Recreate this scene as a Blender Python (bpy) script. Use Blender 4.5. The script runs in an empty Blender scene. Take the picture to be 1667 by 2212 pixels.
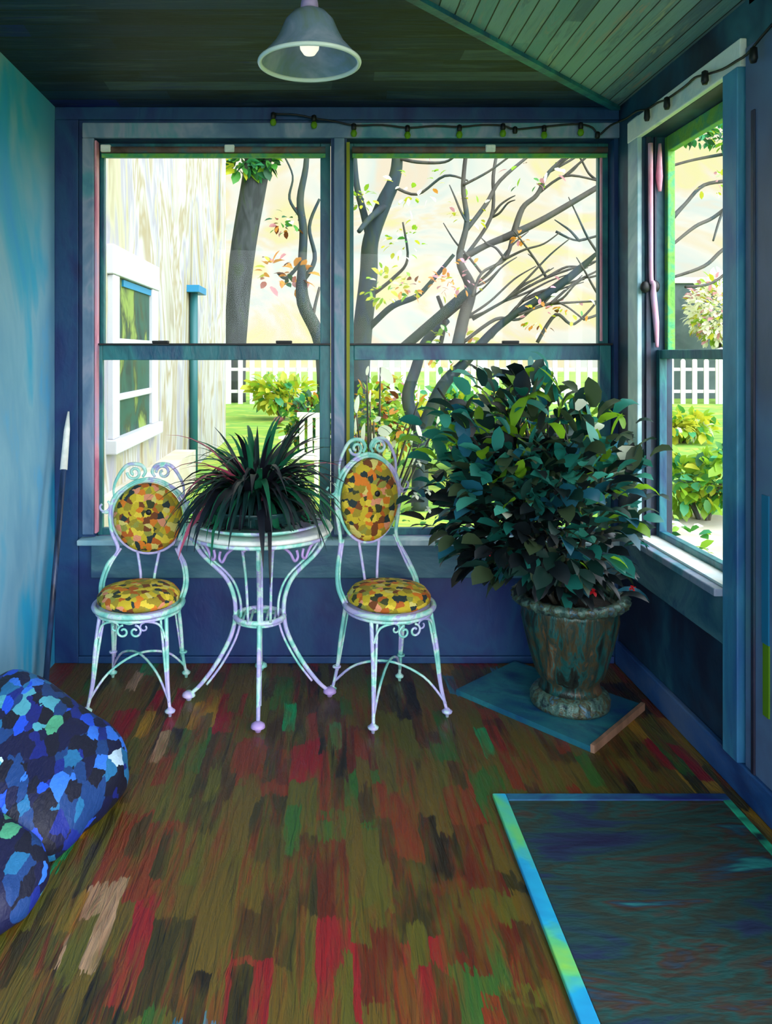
import bpy, math, random
from mathutils import Vector, Matrix, noise
R = random.Random(7)
C = bpy.context.scene.collection
PI = math.pi
F, CX, CY, EYE = 1700.0, 700.0, 765.0, 1.333      # focal length and principal point (px), eye height

def at(px, py, d):
    """world point seen at (px, py) at depth d in front of the camera"""
    return Vector(((px-CX)/F*d, d, EYE-(py-CY)/F*d))

def lin(c):
    return tuple((v/255/12.92 if v/255 <= .04045 else ((v/255+.055)/1.055)**2.4) for v in c)

def dk(c, k):
    """the same hue with k times the reflectance"""
    return tuple(255*(12.92*v*k if v*k <= .0031308 else 1.055*(v*k)**(1/2.4)-.055) for v in lin(c))
# ------------------------------------------------------------------ materials
def nodes(name):
    m = bpy.data.materials.new(name); m.use_nodes = True
    nt = m.node_tree; b = nt.nodes['Principled BSDF']
    return m, nt, b

def ramp(nt, fac, stops, interp='LINEAR'):
    r = nt.nodes.new('ShaderNodeValToRGB'); r.color_ramp.interpolation = interp
    e = r.color_ramp.elements
    while len(e) > 1: e.remove(e[-1])
    e[0].position = stops[0][0]; e[0].color = lin(stops[0][1])+(1,)
    for p, c in stops[1:]:
        k = e.new(p); k.color = lin(c)+(1,)
    nt.links.new(fac, r.inputs[0]); return r.outputs[0]

def coords(nt, scale, kind='Object'):
    tc = nt.nodes.new('ShaderNodeTexCoord'); mp = nt.nodes.new('ShaderNodeMapping')
    mp.inputs['Scale'].default_value = scale
    nt.links.new(tc.outputs[kind], mp.inputs[0]); return mp.outputs[0]

def tnoise(nt, vec, scale=1, detail=3, rough=.55, dist=.4):
    n = nt.nodes.new('ShaderNodeTexNoise')
    n.inputs['Scale'].default_value = scale; n.inputs['Detail'].default_value = detail
    n.inputs['Roughness'].default_value = rough; n.inputs['Distortion'].default_value = dist
    nt.links.new(vec, n.inputs['Vector']); return n

def paint(name, stops, scale=(3, 3, 3), rough=.5, bump=.25, cell=False, metal=0, trans=0, interp='LINEAR', fine=7, jitter=.35):
    """brushed, many-tinted paint: one colour family wandering over the surface, with brush ridges"""
    m, nt, b = nodes(name); L = nt.links.new
    v = coords(nt, scale)
    if cell:
        n0 = tnoise(nt, v, 1.5, 2)
        mx = nt.nodes.new('ShaderNodeVectorMath'); mx.operation = 'MULTIPLY_ADD'
        L(n0.outputs['Color'], mx.inputs[0]); mx.inputs[1].default_value = (jitter,)*3; L(v, mx.inputs[2])
        vo = nt.nodes.new('ShaderNodeTexVoronoi'); vo.inputs['Scale'].default_value = 1
        L(mx.outputs[0], vo.inputs['Vector'])
        sp = nt.nodes.new('ShaderNodeSeparateColor'); L(vo.outputs['Color'], sp.inputs[0])
        fac = sp.outputs[0]
    else:
        fac = tnoise(nt, v, 1, 4, .6, .6).outputs['Fac']
    col = ramp(nt, fac, stops, 'CONSTANT' if cell else interp)
    L(col, b.inputs['Base Color'])
    fv = coords(nt, tuple(s*fine for s in scale))
    f2 = tnoise(nt, fv, 1, 3)
    bp = nt.nodes.new('ShaderNodeBump'); bp.inputs['Strength'].default_value = bump; bp.inputs['Distance'].default_value = .01
    L(f2.outputs['Fac'], bp.inputs['Height']); L(bp.outputs[0], b.inputs['Normal'])
    b.inputs['Roughness'].default_value = rough; b.inputs['Metallic'].default_value = metal
    if trans:
        t = nt.nodes.new('ShaderNodeBsdfTranslucent'); L(col, t.inputs[0])
        mix = nt.nodes.new('ShaderNodeMixShader'); mix.inputs[0].default_value = trans
        L(b.outputs[0], mix.inputs[1]); L(t.outputs[0], mix.inputs[2])
        L(mix.outputs[0], nt.nodes['Material Output'].inputs[0])
    return m

def plain(name, c, rough=.5, trans=0, metal=0):
    m, nt, b = nodes(name)
    b.inputs['Base Color'].default_value = lin(c)+(1,); b.inputs['Roughness'].default_value = rough
    b.inputs['Metallic'].default_value = metal
    if trans:
        t = nt.nodes.new('ShaderNodeBsdfTranslucent'); t.inputs[0].default_value = lin(c)+(1,)
        mix = nt.nodes.new('ShaderNodeMixShader'); mix.inputs[0].default_value = trans
        nt.links.new(b.outputs[0], mix.inputs[1]); nt.links.new(t.outputs[0], mix.inputs[2])
        nt.links.new(mix.outputs[0], nt.nodes['Material Output'].inputs[0])
    return m

def glass(name, tint=(250, 253, 252)):
    m, nt, b = nodes(name); nt.nodes.remove(b)
    t = nt.nodes.new('ShaderNodeBsdfTransparent'); t.inputs[0].default_value = lin(tint)+(1,)
    g = nt.nodes.new('ShaderNodeBsdfGlossy'); g.inputs['Roughness'].default_value = .02
    mix = nt.nodes.new('ShaderNodeMixShader')
    mix.inputs[0].default_value = .006; nt.links.new(t.outputs[0], mix.inputs[1]); nt.links.new(g.outputs[0], mix.inputs[2])
    nt.links.new(mix.outputs[0], nt.nodes['Material Output'].inputs[0]); return m

def planks(name, pal, w, ln, axis=1, rough=.42, bump=.5, streak=.35, gap=.0, wob=.02, rag=0, over=0):
    """boards running along one axis; every board length has its own tint, thick brush ridges run with the grain"""
    m, nt, b = nodes(name); L = nt.links.new
    def math_(op, a, c=None):
        n = nt.nodes.new('ShaderNodeMath'); n.operation = op
        for i, v in enumerate((a, c)):
            if v is None: continue
            if isinstance(v, (int, float)): n.inputs[i].default_value = v
            else: L(v, n.inputs[i])
        return n.outputs[0]
    tc = nt.nodes.new('ShaderNodeTexCoord')
    tot = sum(k for k, _ in pal); acc, st = 0, []
    for k, c in pal: st.append((acc/tot, c)); acc += k
    def cells(w, ln, off):
        # ragged board ends: the length coordinate is pushed about by bristle-fine noise across the board
        nz = tnoise(nt, tc.outputs['Object'], 6, 3, .6, .5)
        bz = tnoise(nt, coords(nt, (90, 5, 1) if axis else (5, 90, 1)), 1, 3, .6, .3)
        sub = nt.nodes.new('ShaderNodeVectorMath'); sub.operation = 'MULTIPLY_ADD'
        L(nz.outputs['Color'], sub.inputs[0]); sub.inputs[1].default_value = (wob if axis else wob*7, wob*7 if axis else wob, 0); L(tc.outputs['Object'], sub.inputs[2])
        sep = nt.nodes.new('ShaderNodeSeparateXYZ'); L(sub.outputs[0], sep.inputs[0])
        ax, al = (sep.outputs[0], sep.outputs[1]) if axis else (sep.outputs[1], sep.outputs[0])
        al = math_('ADD', al, math_('MULTIPLY', bz.outputs['Fac'], rag))
        ax = math_('ADD', ax, off)
        row = math_('FLOOR', math_('DIVIDE', ax, w))
        wn = nt.nodes.new('ShaderNodeTexWhiteNoise'); wn.noise_dimensions = '1D'; L(row, wn.inputs['W'])
        colc = math_('FLOOR', math_('ADD', math_('DIVIDE', al, ln), math_('MULTIPLY', wn.outputs['Value'], 7.3)))
        cmb = nt.nodes.new('ShaderNodeCombineXYZ'); L(row, cmb.inputs[0]); L(colc, cmb.inputs[1]); cmb.inputs[2].default_value = off
        w2 = nt.nodes.new('ShaderNodeTexWhiteNoise'); w2.noise_dimensions = '3D'; L(cmb.outputs[0], w2.inputs['Vector'])
        return ax, w2, ramp(nt, w2.outputs['Value'], st, 'CONSTANT')
    ax, w2, c1 = cells(w, ln, 0)
    if over:
        _, w3, c3 = cells(w*.45, ln*.62, 3.17)
        sc_ = nt.nodes.new('ShaderNodeSeparateColor'); L(w3.outputs['Color'], sc_.inputs[0])
        mo = nt.nodes.new('ShaderNodeMix'); mo.data_type = 'RGBA'
        L(math_('LESS_THAN', sc_.outputs[1], over), mo.inputs[0]); L(c1, mo.inputs[6]); L(c3, mo.inputs[7]); c1 = mo.outputs[2]
    # a second neighbour tint dragged along the grain
    sv = coords(nt, (26, 2.2, 1) if axis else (1.6, 26, 1))
    sn = tnoise(nt, sv, 1, 4, .65, .8)
    c2 = ramp(nt, sn.outputs['Fac'], [(.0, pal[0][1]), (.36, pal[1][1]), (.44, pal[2][1]), (.5, pal[0][1]), (.58, pal[3][1]), (.66, pal[4 % len(pal)][1])])
    mk = tnoise(nt, coords(nt, (14, 3, 1) if axis else (3, 14, 1)), 1, 3, .6, .6)
    mr = nt.nodes.new('ShaderNodeMapRange'); L(mk.outputs['Fac'], mr.inputs[0])
    mr.inputs[1].default_value = .42; mr.inputs[2].default_value = .62; mr.inputs[3].default_value = 0; mr.inputs[4].default_value = streak*2
    mix = nt.nodes.new('ShaderNodeMix'); mix.data_type = 'RGBA'
    L(mr.outputs[0], mix.inputs[0]); L(c1, mix.inputs[6]); L(c2, mix.inputs[7])
    out = mix.outputs[2]
    if gap:
        fr = math_('FRACT', math_('DIVIDE', ax, w))
        edge = math_('LESS_THAN', fr, gap)
        mg = nt.nodes.new('ShaderNodeMix'); mg.data_type = 'RGBA'; L(edge, mg.inputs[0]); L(out, mg.inputs[6]); mg.inputs[7].default_value = (.004, .006, .007, 1)
        out = mg.outputs[2]
    L(out, b.inputs['Base Color'])
    hv = coords(nt, (60, 7, 1) if axis else (7, 60, 1)); hn = tnoise(nt, hv, 1, 4, .6, .8)
    hh = math_('ADD', math_('MULTIPLY', hn.outputs['Fac'], .7), math_('MULTIPLY', w2.outputs['Value'], .5))
    bp = nt.nodes.new('ShaderNodeBump'); bp.inputs['Strength'].default_value = bump; bp.inputs['Distance'].default_value = .012
    L(hh, bp.inputs['Height']); L(bp.outputs[0], b.inputs['Normal'])
    b.inputs['Roughness'].default_value = rough
    return m

# ------------------------------------------------------------------ mesh building
def crom(pts, k):
    pts = [Vector(p) for p in pts]
    if len(pts) < 3 or k < 2: return pts
    out = []
    for i in range(len(pts)-1):
        p0 = pts[max(i-1, 0)]; p1 = pts[i]; p2 = pts[i+1]; p3 = pts[min(i+2, len(pts)-1)]
        for j in range(k):
            t = j/k
            out.append(.5*((2*p1)+(p2-p0)*t+(2*p0-5*p1+4*p2-p3)*t*t+(3*p1-p0-3*p2+p3)*t**3))
    out.append(pts[-1]); return out

class MB:
    def __init__(s): s.v, s.f, s.m = [], [], []
    def add(s, vs, fs, mi=0):
        o = len(s.v); s.v += [tuple(v) for v in vs]
        for f in fs: s.f.append(tuple(i+o for i in f)); s.m.append(mi)
    def box(s, a, b, mi=0):
        x0, y0, z0 = (min(a[i], b[i]) for i in range(3)); x1, y1, z1 = (max(a[i], b[i]) for i in range(3))
        s.add([(x0,y0,z0),(x1,y0,z0),(x1,y1,z0),(x0,y1,z0),(x0,y0,z1),(x1,y0,z1),(x1,y1,z1),(x0,y1,z1)],
              [(0,3,2,1),(4,5,6,7),(0,1,5,4),(1,2,6,5),(2,3,7,6),(3,0,4,7)], mi)
        return s
    def prism(s, poly, z0, z1, mi=0):
        n = len(poly)
        s.add([(x,y,z0) for x,y in poly]+[(x,y,z1) for x,y in poly],
              [tuple(range(n))[::-1], tuple(range(n,2*n))]+[(i,(i+1)%n,(i+1)%n+n,i+n) for i in range(n)], mi)
        return s
    def tube(s, pts, r, n=8, k=5, closed=False, mi=0, flat=1.0):
        raw = [Vector(p) for p in pts]
        rr = r if isinstance(r, (list, tuple)) else [r]*len(raw)
        p = crom(raw, k) if not closed else raw
        m = len(p)
        def rad(i):
            if closed: return rr[0]
            t = i/(m-1)*(len(raw)-1); a = min(int(t), len(raw)-2); return rr[a]+(rr[a+1]-rr[a])*(t-a)
        def tan(i):
            if closed: return (p[(i+1)%m]-p[i-1]).normalized()
            d = p[min(i+1,m-1)]-p[max(i-1,0)]
            return d.normalized() if d.length > 1e-9 else Vector((0,0,1))
        t0 = tan(0); up = Vector((0,0,1)) if abs(t0.z) < .9 else Vector((1,0,0))
        nrm = (up-t0*up.dot(t0)).normalized(); vs = []
        for i in range(m):
            t = tan(i); nrm = (nrm-t*nrm.dot(t)); nrm = nrm.normalized() if nrm.length > 1e-6 else t.orthogonal().normalized()
            bn = t.cross(nrm); ri = rad(i)
            for j in range(n):
                a = 2*PI*j/n; vs.append(p[i]+nrm*math.cos(a)*ri+bn*math.sin(a)*ri*flat)
        fs = []
        for i in range(m if closed else m-1):
            for j in range(n):
                a, b = i*n+j, i*n+(j+1)%n; c, d = ((i+1)%m)*n+(j+1)%n, ((i+1)%m)*n+j
                fs.append((a,b,c,d))
        if not closed: fs += [tuple(range(n))[::-1], tuple((m-1)*n+j for j in range(n))]
        s.add(vs, fs, mi); return s
    def ring(s, c, rad, r, axis='z', n=8, seg=40, sx=1, sy=1, mi=0):
        c = Vector(c); pts = []
        for i in range(seg):
            a = 2*PI*i/seg; u, v = math.cos(a)*rad*sx, math.sin(a)*rad*sy
            pts.append(c+(Vector((u,v,0)) if axis == 'z' else Vector((u,0,v)) if axis == 'y' else Vector((0,u,v))))
        return s.tube(pts, r, n, 1, True, mi)
    def lathe(s, prof, seg=40, c=(0,0,0), mod=None, mi=0, sx=1, sy=1, caps=True):
        vs, fs = [], []
        for k, (r, z) in enumerate(prof):
            for i in range(seg):
                a = 2*PI*i/seg; q = r*(1+(mod(k, a, z) if mod else 0))
                vs.append((c[0]+math.cos(a)*q*sx, c[1]+math.sin(a)*q*sy, c[2]+z))
        n = len(prof)
        for k in range(n-1):
            for i in range(seg):
                j = (i+1)%seg; fs.append((k*seg+i, k*seg+j, (k+1)*seg+j, (k+1)*seg+i))
        if caps and prof[0][0] > 1e-4: fs.append(tuple(range(seg))[::-1])
        if caps and prof[-1][0] > 1e-4: fs.append(tuple((n-1)*seg+i for i in range(seg)))
        s.add(vs, fs, mi); return s
    def ball(s, c, r, seg=14, rings=9, mi=0, e=1.0, jig=0):
        r = (r,)*3 if isinstance(r, (int,float)) else r
        vs, fs = [], []
        pw = lambda x: math.copysign(abs(x)**e, x)
        for i in range(rings+1):
            th = PI*i/rings-PI/2
            for j in range(seg):
                a = 2*PI*j/seg
                v = Vector((pw(math.cos(th))*pw(math.cos(a)), pw(math.cos(th))*pw(math.sin(a)), pw(math.sin(th))))
                if jig: v *= 1+jig*noise.noise(v*2.3+Vector(c)*3)
                vs.append((c[0]+v.x*r[0], c[1]+v.y*r[1], c[2]+v.z*r[2]))
        for i in range(rings):
            for j in range(seg):
                k = (j+1)%seg; fs.append((i*seg+j, i*seg+k, (i+1)*seg+k, (i+1)*seg+j))
        s.add(vs, fs, mi); return s
    def leaf(s, p, d, length, width, droop=.3, mi=0, n=4, cup=.15, roll=0, tip=0.0):
        """a leaf blade with a folded midrib that bends towards the ground along its length"""
        p = Vector(p); d = Vector(d).normalized(); vs, fs = [], []
        side = d.cross(Vector((0,0,1)))
        side = side.normalized() if side.length > .05 else Vector((1,0,0))
        side = Matrix.Rotation(roll, 3, d) @ side
        st = length/n
        for i in range(n+1):
            t = i/n; w = width*.5*(math.sin(PI*min(1, t*.92+.08))**.75 if tip == 0 else max(.04, (1-t**2.2))*min(1, .45+t*3))
            nn = side.cross(d).normalized()
            vs += [p-side*w+nn*w*cup, p.copy(), p+side*w+nn*w*cup]
            p = p+d*st
            d = (d+Vector((0,0,-1))*droop*st/length*1.6).normalized()
            side = (side-d*side.dot(d)).normalized()
        for i in range(n):
            a = i*3; fs += [(a,a+1,a+4,a+3),(a+1,a+2,a+5,a+4)]
        s.add(vs, fs, mi); return s
    def build(s, name, mats, parent=None, smooth=True, bevel=0, loc=None):
        me = bpy.data.meshes.new(name); me.from_pydata(s.v, [], s.f)
        mats = mats if isinstance(mats, (list, tuple)) else [mats]
        for m in mats: me.materials.append(m)
        me.polygons.foreach_set('material_index', s.m)
        if smooth:
            me.polygons.foreach_set('use_smooth', [True]*len(s.f))
        me.update()
        o = bpy.data.objects.new(name, me); C.objects.link(o)
        if parent: o.parent = parent
        if loc: o.location = loc
        if bevel:
            bv = o.modifiers.new('bevel', 'BEVEL'); bv.width = bevel; bv.segments = 2; bv.limit_method = 'ANGLE'
        return o

def tag(o, label=None, cat=None, group=None, kind=None):
    if label: o['label'] = label
    if cat: o['category'] = cat
    if group: o['group'] = group
    if kind: o['kind'] = kind
    return o
def thing(name, label, cat, loc=(0,0,0), rz=0, group=None):
    o = bpy.data.objects.new(name, None); C.objects.link(o); o.empty_display_size = .1
    o.location = loc; o.rotation_euler = (0,0,rz); return tag(o, label, cat, group)
def struct(name, mb, m, parent=None, smooth=False, bevel=0):
    o = mb.build(name, m, parent, smooth, bevel)
    if not parent: o['kind'] = 'structure'
    return o
def boxes(*bs):
    m = MB()
    for a, b in bs: m.box(a, b)
    return m
def spiral(c, r0, r1, a0, turns, n=14, u=(1,0,0), v=(0,0,1)):
    c, u, v = Vector(c), Vector(u), Vector(v)
    return [c+(u*math.cos(a0+turns*2*PI*i/n)+v*math.sin(a0+turns*2*PI*i/n))*(r0+(r1-r0)*i/n) for i in range(n+1)]

# ------------------------------------------------------------------ palette
M = {}
M['floor'] = planks('thick_painted_boards', [(28,(98,78,24)),(14,(66,46,16)),(11,(122,46,20)),(18,(88,84,24)),(8,(34,24,12)),(6,(140,22,30)),(5,(48,94,34)),(5,(160,116,28)),(3,(176,138,104)),(1.8,(24,140,80)),(1.3,(240,24,150)),(1.2,(24,136,170)),(8,(54,46,16)),(5,(92,30,14))], .095, .30, wob=.034, bump=1.0, rough=.34, rag=.11, over=.34, streak=.38)
M['ceil_back'] = planks('shaded_green_ceiling_boards', [(20,(4,19,48)),(14,(1,5,16)),(10,(10,46,78)),(6,(66,82,92)),(6,(6,20,104)),(1.4,(90,190,80))], .10, .9, axis=0, gap=.1, wob=.004, rough=.6, bump=.3)  # shade of the back slope put into the board colours
M['ceil_side'] = planks('lit_green_ceiling_boards', [(20,(132,164,168)),(10,(184,148,134)),(10,(110,152,158)),(8,(92,118,134)),(5,(176,176,144)),(4,(124,122,168))], .06, 2.2, axis=1, gap=.08, wob=.004, rough=.6, bump=.3)  # the lit slope: same ceiling, its brighter light put into the board colours
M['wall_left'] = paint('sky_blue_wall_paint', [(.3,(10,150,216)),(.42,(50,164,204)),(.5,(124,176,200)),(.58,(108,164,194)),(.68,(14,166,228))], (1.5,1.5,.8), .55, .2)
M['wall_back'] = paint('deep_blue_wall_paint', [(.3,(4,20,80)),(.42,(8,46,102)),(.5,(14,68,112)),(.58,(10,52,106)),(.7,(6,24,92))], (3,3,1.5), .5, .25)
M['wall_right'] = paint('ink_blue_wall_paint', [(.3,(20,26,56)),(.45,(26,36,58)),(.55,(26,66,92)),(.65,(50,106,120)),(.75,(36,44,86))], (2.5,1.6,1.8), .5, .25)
M['panel'] = paint('slate_blue_panel_paint', [(.3,(30,68,104)),(.45,(50,100,118)),(.55,(78,122,134)),(.65,(42,82,114))], (2,3,5), .5, .25)
M['casing'] = paint('lavender_grey_trim_paint', [(.3,(70,104,140)),(.45,(112,138,164)),(.52,(146,154,176)),(.6,(92,148,162)),(.72,(56,116,146))], (4,4,2), .45, .25)
M['casing_pale'] = paint('pale_blue_trim_paint', [(.3,(90,150,170)),(.45,(140,180,190)),(.55,(190,210,215)),(.7,(120,150,190))], (3,3,2), .45, .25)
M['casing_white'] = paint('chalk_white_trim_paint', [(.3,(205,225,230)),(.45,(245,245,235)),(.55,(255,252,240)),(.7,(150,195,210))], (3,3,3), .45, .25)
M['teal'] = paint('teal_sash_paint', [(.3,(18,74,92)),(.42,(26,104,114)),(.5,(40,128,132)),(.58,(28,96,120)),(.7,(20,56,100))], (5,5,2), .4, .25)
M['green_edge'] = paint('leaf_green_paint', [(.3,(60,140,50)),(.45,(120,180,60)),(.55,(60,160,110)),(.7,(150,190,70))], (8,8,8), .5, .2)
M['pink'] = paint('rose_pink_paint', [(.35,(200,110,140)),(.5,(236,160,180)),(.65,(200,170,205))], (6,6,3), .5, .2)
M['post'] = paint('harbour_blue_trim_paint', [(.3,(40,92,150)),(.45,(60,136,170)),(.55,(84,160,190)),(.7,(50,110,170))], (4,4,1.4), .45, .25)
M['plum'] = paint('plum_dark_paint', [(.35,(26,24,44)),(.5,(44,40,66)),(.65,(30,60,80))], (6,6,3), .5, .2)
M['slate'] = paint('slate_grey_door_paint', [(.3,(84,92,112)),(.45,(92,104,136)),(.55,(100,124,160)),(.7,(96,150,150))], (3,2,1.2), .5, .25)
M['base'] = paint('cobalt_skirting_paint', [(.35,(24,60,116)),(.5,(44,92,150)),(.65,(84,110,150))], (4,2,6), .45, .25)
M['glass'] = glass('window_glass')
M['brown'] = paint('brown_blind_fabric', [(.35,(96,70,60)),(.5,(126,96,84)),(.65,(80,110,116))], (8,8,8), .6, .2)
M['white'] = paint('white_enamel', [(.4,(232,236,226)),(.6,(250,250,240))], (20,20,20), .4, .1)
M['mint'] = paint('mint_and_lilac_enamel', [(.34,(116,196,186)),(.44,(150,226,206)),(.5,(206,240,226)),(.56,(178,176,226)),(.66,(214,200,240))], (9,9,9), .35, .1)
M['cushion'] = paint('yellow_floral_fabric', [(0,(206,180,36)),(.16,(160,140,32)),(.3,(232,204,60)),(.42,(226,126,28)),(.52,(120,64,22)),(.6,(150,150,60)),(.7,(222,206,110)),(.78,(34,52,52)),(.86,(232,150,110)),(.91,(190,96,24)),(.96,(60,66,30))], (40,40,40), .8, .4, cell=True, fine=3, jitter=.6)
M['black'] = plain('black_rubber', (16,16,18), .5)
M['soil'] = paint('dark_soil', [(.4,(20,16,14)),(.6,(46,36,26))], (30,30,30), .9, .6)
M['bowl'] = paint('dark_teal_glaze', [(.4,(14,26,30)),(.6,(40,84,84))], (8,8,20), .3, .2)
M['urn'] = paint('verdigris_bronze', [(.32,(26,28,26)),(.4,(40,46,38)),(.46,(26,90,86)),(.52,(80,68,42)),(.58,(34,66,62)),(.66,(120,88,54)),(.74,(44,140,136))], (16,16,5), .38, .35, metal=.25)
M['bronze'] = paint('mossy_bronze_rim', [(.35,(34,48,52)),(.48,(84,118,104)),(.56,(74,66,34)),(.66,(60,110,130)),(.74,(140,150,70))], (22,22,22), .35, .3, metal=.2)
M['matteal'] = paint('teal_blue_board', [(.35,(20,60,112)),(.48,(30,98,120)),(.58,(44,124,132)),(.7,(20,44,100))], (4,4,4), .35, .2)
M['wood'] = paint('pale_brown_wood', [(.4,(128,96,74)),(.6,(160,120,96))], (20,3,3), .5, .2)
M['rug'] = paint('deep_teal_rug_pile', [(.28,(8,12,60)),(.37,(14,40,72)),(.43,(10,60,60)),(.48,(36,46,34)),(.53,(10,70,66)),(.58,(58,40,26)),(.63,(14,60,80)),(.70,(30,130,126))], (2.2,7,2), .9, .5)
M['rug_edge'] = paint('cyan_to_lime_binding', [(.3,(150,210,50)),(.42,(90,200,130)),(.5,(24,170,215)),(.62,(24,140,200)),(.74,(110,210,140))], (2,2.2,2), .7, .3)
M['rug_edge2'] = paint('navy_binding', [(.4,(16,34,110)),(.6,(30,110,140))], (3,5,3), .7, .3)
M['rug_edge3'] = paint('jade_binding', [(.4,(16,30,44)),(.5,(40,190,140)),(.7,(20,70,80))], (3,2.6,3), .7, .3)
M['quilt'] = paint('blue_leaf_print_fabric', [(0,(6,14,60)),(.2,(12,36,130)),(.32,(24,80,220)),(.42,(8,14,40)),(.54,(30,110,160)),(.62,(50,120,230)),(.68,(16,60,120)),(.78,(80,170,190)),(.82,(8,12,36)),(.92,(140,140,40)),(.935,(80,170,130)),(.96,(190,220,240)),(.975,(12,30,120))], (34,15,20), .6, .4, cell=True, fine=3, jitter=.5)
M['shade'] = paint('frosted_grey_glass', [(.35,(150,170,160)),(.5,(160,180,206)),(.65,(196,204,226))], (8,8,4), .22, .05, trans=.35)
M['lilac'] = plain('lilac_enamel', (190,160,220), .4)
M['rim'] = plain('milk_glass_rim', (236,244,240), .2)
# leaves and garden
def lf(n, c, t=.35, r=.45): M[n] = plain(n, dk(c, .72) if n[:2] == 'g_' else c, r, t); return M[n]
lf('leaf_black',(16,26,30),.1); lf('leaf_dark',(24,58,50),.2); lf('leaf_teal',(36,124,110),.3); lf('leaf_teal_light',(76,176,152),.3)
lf('leaf_olive',(66,84,56),.3); lf('leaf_lime',(140,190,40),.5); lf('leaf_cream',(250,250,225),.3); lf('leaf_blue',(34,104,124),.25)  # cream leaves paint in the white glints on the bush
lf('fern_black',(20,22,32),.05); lf('fern_green',(28,112,76),.25); lf('fern_pink',(214,96,124),.3); lf('fern_deep',(18,50,48),.1)
lf('g_yellow',(222,222,60),.5); lf('g_lime',(160,205,50),.5); lf('g_green',(80,160,60),.4); lf('g_deep',(40,100,60),.3); lf('g_jade',(80,180,120),.4)
M['g_white'] = plain('g_white', (250,248,232), .4, .4); lf('g_orange',(240,160,60),.4); lf('g_pink',(244,170,185),.4); lf('g_rust',(130,60,30),.2)
M['red'] = plain('red_petal', (220,40,50), .4, .2)
M['bark'] = paint('grey_green_bark', [(.32,dk((24,30,34),0.3)),(.44,dk((52,66,62),0.3)),(.54,dk((84,92,96),0.3)),(.62,dk((70,92,60),0.3)),(.74,dk((30,40,40),0.3))], (3,3,.8), .8, .1)
M['bark2'] = paint('teal_dark_bark', [(.32,dk((18,34,44),0.32)),(.45,dk((34,72,86),0.32)),(.55,dk((60,84,60),0.32)),(.7,dk((90,92,84),0.32))], (4,4,1.2), .8, .1)
M['twig'] = paint('taupe_bark', [(.35,dk((70,66,58),0.4)),(.5,dk((110,104,90),0.4)),(.65,dk((60,84,86),0.4))], (3,3,2), .8, .3)
M['stem'] = paint('bush_stem', [(.4,(30,34,34)),(.6,(84,78,56))], (10,10,4), .6, .3)
M['lawn'] = paint('bright_lawn', [(.32,dk((110,160,40),0.6)),(.42,dk((150,196,48),0.6)),(.5,dk((120,180,60),0.6)),(.58,dk((196,210,70),0.6)),(.7,dk((90,160,70),0.6))], (.7,1.1,1), .9, .4)
M['house'] = paint('cream_siding_leaf_shade', [(.30,dk((206,190,150),.36)),(.38,dk((250,244,224),.36)),(.44,dk((255,254,248),.40)),(.48,dk((226,206,160),.36)),(.52,dk((255,254,246),.40)),(.57,dk((222,216,232),.36)),(.61,dk((252,246,206),.38)),(.66,dk((206,180,130),.36)),(.72,dk((180,200,214),.36))], (.9,1.2,.36), .8, .12)  # darker streaks paint leaf shadows onto the cream siding
M['housetrim'] = plain('white_house_trim', dk((250,250,255),0.5), .5)
M['darkglass'] = paint('dark_green_window_glass', [(.34,dk((14,60,56),0.45)),(.46,dk((40,110,90),0.45)),(.54,dk((60,80,50),0.45)),(.64,dk((170,200,90),0.45))], (2,2.4,1.6), .55, .05)
M['pipe'] = plain('teal_drainpipe_paint', dk((40,130,134),0.45), .5)
M['cyan'] = plain('bright_cyan_paint', dk((20,160,215),0.5), .5)
M['fence'] = plain('white_picket_paint', dk((255,253,244),0.5), .6)
M['shed'] = paint('grey_green_shed_boards', [(.4,dk((84,112,108),0.4)),(.6,dk((110,136,130),0.4))], (1,1,1.4), .8, .2)
M['stone'] = paint('pale_garden_stone', [(.4,dk((236,222,190),0.5)),(.6,dk((255,248,232),0.5))], (1.5,1.5,1.5), .9, .3)
M['pole'] = paint('blue_black_pole_paint', [(.4,(14,22,44)),(.6,(40,66,104))], (20,20,3), .4, .1)

# ------------------------------------------------------------------ the room
XL, XR, YB, H, KP = -1.162, 1.2725, 3.407, 2.4, .03
Y0 = -1.6
WB = [(-.992, .03), (.098, 1.255)]; WZ0, WZ1 = .531, 2.265
struct('floor', MB().box((XL-.12, Y0, -.1), (XR+.12, YB+.12, 0)), M['floor'])
wb = boxes(((XL-.12, YB, 0), (XR+.12, YB+.12, WZ0)), ((XL-.12, YB, WZ1), (XR+.12, YB+.12, 2.75)),
           ((XL-.12, YB, WZ0), (WB[0][0], YB+.12, WZ1)), ((WB[0][1], YB, WZ0), (WB[1][0], YB+.12, WZ1)),
           ((WB[1][1], YB, WZ0), (XR+.12, YB+.12, WZ1)))
struct('wall_back', wb, M['wall_back'])
struct('wall_left', MB().box((XL-.12, Y0, 0), (XL, YB, 2.75)), M['wall_left'])
RY0, RY1, RZ0, RZ1 = 2.458, 3.15, .60, 2.20
wr = boxes(((XR, RY1, 0), (XR+.12, YB, 2.75)), ((XR, RY0-.1, 0), (XR+.12, RY1, RZ0)), ((XR, RY0-.1, RZ1), (XR+.12, RY1, 2.75)),
           ((XR, RY0-.1, RZ0), (XR+.12, RY0, RZ1)), ((XR, Y0, 2.38), (XR+.12, RY0-.1, 2.75)), ((XR, Y0, 0), (XR+.12, 1.35, .3)), ((XR, 1.35, 2.2), (XR+.12, RY0-.1, 2.4)), ((XR, 1.35, 0), (XR+.12, 1.5, 2.25)))
struct('wall_right', wr, M['wall_right'])
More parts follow.
